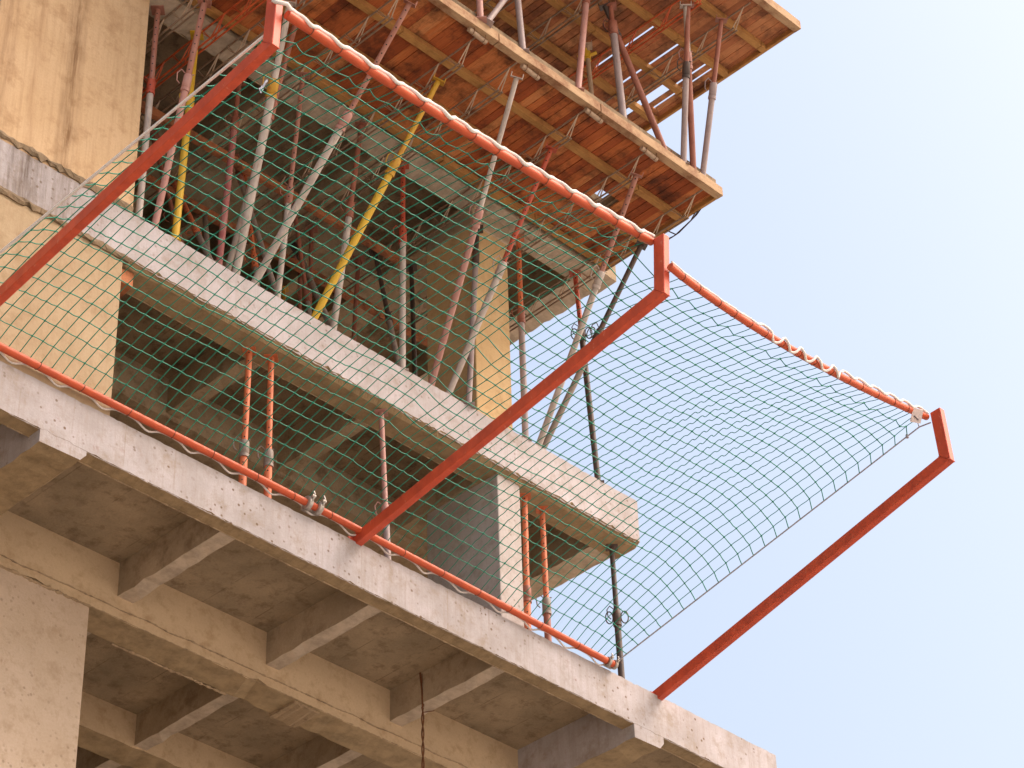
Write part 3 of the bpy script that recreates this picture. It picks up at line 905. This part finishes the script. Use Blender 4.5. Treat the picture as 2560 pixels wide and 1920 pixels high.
def lashings(pip, pts, r, spacing, start, jitter=0.03):
    # each lashing a ring of cord tied round its pipe
    tot = sum((pts[i + 1] - pts[i]).length for i in range(len(pts) - 1))
    d = start
    while d < tot - 0.05:
        acc = 0
        for i in range(len(pts) - 1):
            L = (pts[i + 1] - pts[i]).length
            if acc + L >= d:
                p = pts[i].lerp(pts[i + 1], (d - acc) / L)
                t = (pts[i + 1] - pts[i]).normalized()
                break
            acc += L
        a = t.cross(Vector((0, 0, 1))).normalized()
        b = t.cross(a)
        mb = MB()
        mb.tube([(p - pts[0]) + (a * math.cos(q) + b * math.sin(q)) * (r + 0.002) + t * (0.012 * math.sin(q + d)) for q in (2 * math.pi * j / 14 for j in range(14))], 0.0034, 5, closed=True)
        mb.build("lashing", M['lash'], pip)
        d += spacing * random.uniform(1 - jitter * 2, 1 + jitter * 2)
lashings(pa, UPA, 0.048, 0.355, 0.28)
lashings(pb, UPB, 0.040, 0.30, 0.2, 0.08)
lashings(pl, lowpts, 0.041, 0.56, 0.35, 0.06)

# swivel clamps on the lower pipe
for x, lb in ((-0.45, "metal clamp on the lower pipe left of the middle bracket"), (4.22, "metal clamp at the right end of the lower pipe")):
    p = lowpt(x)
    root = empty("pipe_clamp", p)
    tag(root, lb, "clamp", "metal clamps on the lower pipe")
    root.scale = (1.4, 1.4, 1.4) if x < 0 else (1.0, 1.0, 1.0)
    mb = MB()
    for dx in (-0.055, 0.05):
        mb.tube([(dx - 0.02, 0, 0), (dx - 0.018, 0, 0), (dx + 0.018, 0, 0), (dx + 0.02, 0, 0)], [0.045, 0.058, 0.058, 0.045], 14)
    mb.box(-0.06, 0.06, 0.02, 0.075, -0.03, 0.04)
    mb.build("clamp_body", M['zinc'], root, 0.004)
    for dx in (-0.05, 0.055):
        mb = MB()
        mb.tube([(dx, -0.055, 0.0), (dx, -0.075, 0.05), (dx, -0.06, 0.085)], 0.009, 8)
        mb.tube([(dx - 0.016, -0.062, 0.035), (dx + 0.016, -0.062, 0.035)], 0.017, 6)
        mb.build("bolt", M['zinc'], root)

# ------------------------------------------------------------------ the green net
NET = empty("safety_net", (-5.3, -.08, .1))
tag(NET, "green square mesh safety net stretched from the lowest slab out to the brackets", "net")
def netput(mb, nm, mat):
    o = mb.build(nm, mat, NET)
    o.location = (-NET.location.x, -NET.location.y, -NET.location.z)
    return o
def polyat(pts, x):
    for i in range(len(pts) - 1):
        if pts[i].x <= x <= pts[i + 1].x:
            return pts[i].lerp(pts[i + 1], (x - pts[i].x) / (pts[i + 1].x - pts[i].x))
    return pts[0].copy() if x < pts[0].x else pts[-1].copy()
UPALL = [Vector((-4.97, -4.47, 0.90))] + [p + Vector((0, 0.03, -0.05)) for p in UPA] + [p + Vector((0, .03, -0.045)) for p in UPB[:-1]] + [Vector((5.05, -4.2, 1.70))]
X0L, X1L = -5.35, 4.27
X0U, X1U = -4.97, 5.05
NI, NJ = 75, 26
def bulge(dr):
    return 0.42 * (1 - math.exp(-(max(dr, 0) / 0.36) ** 1.3))
_d, _s = [0.0], [0.0]
while _d[-1] < 9.6:
    a_ = _d[-1]
    _d.append(a_ + 0.01)
    _s.append(_s[-1] + math.hypot(0.01, bulge(a_ + 0.01) - bulge(a_)))
def udist(i):
    t = (1 - i / NI) * _s[-1]
    for q in range(len(_s) - 1):
        if _s[q + 1] >= t:
            return min(9.6, _d[q] + 0.01 * (t - _s[q]) / (_s[q + 1] - _s[q]))
    return 9.6
UD = [udist(i) for i in range(NI + 1)]
UD[0], UD[NI] = 9.6, 0.0
def ruled(u, v):
    lo = lowpt(X0L + (X1L - X0L) * u) + Vector((0, -0.02, 0.02))
    up = polyat(UPALL, X0U + (X1U - X0U) * u)
    return lo.lerp(up, v)
def netpt(i, j):
    u, v = 1 - UD[i] / 9.6, j / NJ
    p = ruled(u, v)
    dl, dr = u * 9.6, (1 - u) * 9.6
    env = math.sin(math.pi * min(1, max(0, v))) ** 0.75
    h = bulge(dr) * (1 - math.exp(-dl / 0.3))
    env0 = env
    env *= min(1, dr / 0.5) * min(1, dl / 0.5)
    p.z += (h - 0.0) * env0
    p.z += 0.05 * env * noise.noise(Vector((u * 9, v * 5, 1.7)))
    p.x += 0.03 * noise.noise(Vector((u * 14, v * 9, 4.1))) * env
    p.y += 0.04 * noise.noise(Vector((u * 14, v * 9, 8.1))) * env
    return p
GN = [[netpt(i, j) for j in range(NJ + 1)] for i in range(NI + 1)]
for i in range(1, NI):                      # zigzag where the last rows hang from the lashings
    s_ = math.sin(i * 2 * math.pi / 2.37)
    GN[i][NJ].z += 0.02
    GN[i][NJ - 1] += Vector((0.02 * s_, 0.02, 0.035 * s_))
mb = MB()
CR = 0.0058
for j in range(1, NJ):
    pts = []
    for i in range(NI):
        a, b = GN[i][j], GN[i + 1][j]
        sg = random.uniform(-0.004, 0.014)
        for q in (0, 0.5):
            p = a.lerp(b, q)
            if q:
                p.z -= sg
            pts.append(p)
    pts.append(GN[NI][j])
    mb.tube(pts, CR, 4, smooth=True)
def slack(i, j):
    u, v = i / NI, j / NJ
    c = math.exp(-((u - 0.80) / 0.13) ** 2 - ((v - 0.60) / 0.24) ** 2)
    c2 = 0.7 * math.exp(-((u - 0.72) / 0.07) ** 2 - ((v - 0.12) / 0.09) ** 2)
    return 0.027 * max(c, c2) + 0.002
for i in range(1, NI):
    pts = []
    for j in range(NJ):
        a, b = GN[i][j], GN[i][j + 1]
        am = slack(i, j) * random.uniform(0.7, 1.2)
        for q in (0, 0.125, 0.25, 0.375, 0.5, 0.625, 0.75, 0.875):
            p = a.lerp(b, q)
            sn = math.sin(2 * math.pi * q)
            p += UP * (am * sn) + Vector((am * 0.6 * sn, 0, 0))
            pts.append(p)
    pts.append(GN[i][NJ])
    mb.tube(pts, CR * 0.9, 4, smooth=True)
for i in range(1, NI):
    for j in range(1, NJ):
        p = GN[i][j]
        r = random.uniform(0.011, 0.017)
        mb.add([p + Vector(d) * r for d in ((1, 0, 0), (-1, 0, 0), (0, 1, 0), (0, -1, 0), (0, 0, 1), (0, 0, -1))],
               [(0, 2, 4), (2, 1, 4), (1, 3, 4), (3, 0, 4), (2, 0, 5), (1, 2, 5), (3, 1, 5), (0, 3, 5)], True)
netput(mb, "netting", M['cord'])
mb = MB()
mb.tube([GN[0][j] + Vector((0, 0, -0.01)) for j in range(NJ + 1)] + [Vector((-4.955, -4.53, 0.95))], 0.0155, 8)
netput(mb, "border_rope", M['rope'])["label"] = "white border rope at the left edge"
mb = MB()
mb.tube([GN[NI][j] for j in range(NJ + 1)] + [Vector((5.10, -4.33, 1.72))], 0.0085, 8)
mb.tube([GN[NI][NJ], Vector((4.98, -4.22, 1.79)), Vector((5.0, -4.31, 1.80))], 0.006, 6)
mb.tube([GN[NI][NJ - 1] + Vector((0, 0, .02)), GN[NI][NJ - 1] + Vector((0, 0, -.02))], 0.018, 8)
netput(mb, "border_rope", M['greyrope'])["label"] = "thin grey border rope at the right edge"

# wavy rope laced over the thick pipe
mb = MB()
pts = []
for d, p, t in resample(UPA, 0.03):
    n1 = (UP - t * UP.dot(t)).normalized()
    n2 = (TOCAM - t * TOCAM.dot(t)).normalized()
    ph = 2 * math.pi * (d - 0.28) / 0.355 + 1.1 * noise.noise(Vector((d * 1.4, 0, 0)))
    sag_ = 0.5 + 0.5 * math.cos(ph)
    ang = R(-16) + (R(66) + R(26) * noise.noise(Vector((d * 2.1, 7, 0)))) * sag_ ** 1.1
    pts.append(p + (n1 * math.cos(ang) + n2 * math.sin(ang)) * (0.045 + 0.019))
pts = [Vector((-4.99, -4.60, 1.22)), Vector((-5.02, -4.68, 1.12)), Vector((-4.93, -4.72, 1.13))] + pts
mb.tube(pts, 0.0205, 8)
for d, p, t in resample(UPA, 0.17):
    n1 = (UP - t * UP.dot(t)).normalized()
    q = p + n1 * 0.074
netput(mb, "lacing_rope", M['rope'])["label"] = "thick white rope winding over the first upper pipe"
mb = MB()
pts = []
for d, p, t in resample(UPB, 0.03):
    n1 = (UP - t * UP.dot(t)).normalized()
    n2 = (TOCAM - t * TOCAM.dot(t)).normalized()
    ph = 2 * math.pi * (d - 0.2) / 0.31 + 0.9 * noise.noise(Vector((d * 1.3, 5, 0)))
    f = d / 4.8
    front = 1.0 if 0.36 < f < 0.62 else 0.0
    ang = R(-12) + R(45) * (0.5 + 0.5 * math.cos(ph)) + (R(70) + R(28) * math.cos(ph)) * front
    rad = 0.040 + 0.012 + (0.025 * (0.5 - 0.5 * math.cos(ph)) if f > 0.3 else 0.0)
    pts.append(p + (n1 * math.cos(ang) + n2 * math.sin(ang)) * rad)
mb.tube(pts, [0.0125 if i < 40 else 0.0145 for i in range(len(pts))], 8)
netput(mb, "lacing_rope", M['rope'])["label"] = "white rope looping loosely round the second upper pipe"
mb = MB()
pts = []
for i in range(240):
    x = -6.0 + 10.2 * i / 239
    p = lowpt(x)
    a = 0.5 + 0.5 * math.sin(x * 2 * math.pi / 0.56 + 0.7 * noise.noise(Vector((x, 2, 0))))
    pts.append(p + Vector((0, 0.05 + 0.015 * a, -0.062 * a ** 3)))
mb.tube(pts, 0.011, 6)
netput(mb, "lacing_rope", M['rope'])["label"] = "white rope sagging behind the lower pipe"
# tags
mb = MB()
mb.box(-0.058, 0.058, -0.005, 0.005, -0.12, 0.04, 0.008)
o = mb.build("label_tag", M['tag'], None, 0, (4.76, -4.39, 1.66))
o.rotation_euler = (0.35, 0.25, -0.75)
tag(o, "small pinkish paper tag tied near the outer end of the second pipe", "tag")
mb = MB()
mb.beam((-0.03, -0.0085, -0.05), (0.03, -0.0085, -0.09), 0.012, 0.003, Vector((0, 1, 0)))
mb.build("mark", M['tagmark'], o)
mb = MB()
pts_ = [(-0.02, -0.01, -0.03), (0.0, 0.0, 0.0), (0.03, 0.008, 0.06), (0.05, 0.0, 0.13), (0.085, 0.012, 0.19)]
for a_, b_, w_ in zip(pts_[:-1], pts_[1:], (0.05, 0.04, 0.026, 0.02)):
    mb.beam(a_, b_, w_, 0.004, Vector((0.5, -0.8, 0.3)))
tag(mb.build("tape_strip", M['strip'], None, 0, tuple(GN[5][21])), "bluish white strip of tape snagged in the green net near the first bracket", "tape")

# rusty tie wire hanging under the lowest slab
mb = MB()
a0 = Vector((2.47, 1.352, -0.15))
b0 = Vector((2.50, 1.345, -0.60))
mb.tube([a0, a0.lerp(b0, 0.5) + Vector((.01, 0, 0)), b0], 0.011, 6)
mb.tube([a0 + Vector((.03, 0, 0)), b0 + Vector((0.02, 0, 0.02))], 0.006, 6)
mb.tube([Vector((2.70, 1.36, -0.56)), b0 + Vector((.01, 0, -.06))], 0.006, 6)
for ph in (0, math.pi):
    mb.tube([b0 + Vector((0.011 * math.cos(ph + t * 16), 0.011 * math.sin(ph + t * 16), -t)) for t in (i * 0.03 for i in range(46))], 0.009, 6)
tag(mb.build("hanging_wire", M['wire']), "twisted rusty wire hanging from the ribbed underside of the lowest slab", "wire")

# leftover orange board stuck in the corner of pier and middle slab
mb = MB()
mb.box(-3.10, -2.88, 0.10, 0.40, 1.86, 2.05, 0.03)
tag(mb.build("board_offcut", M['plank2'], None, 0.006), "orange brown board left between the lower tan pier and middle slab", "board")
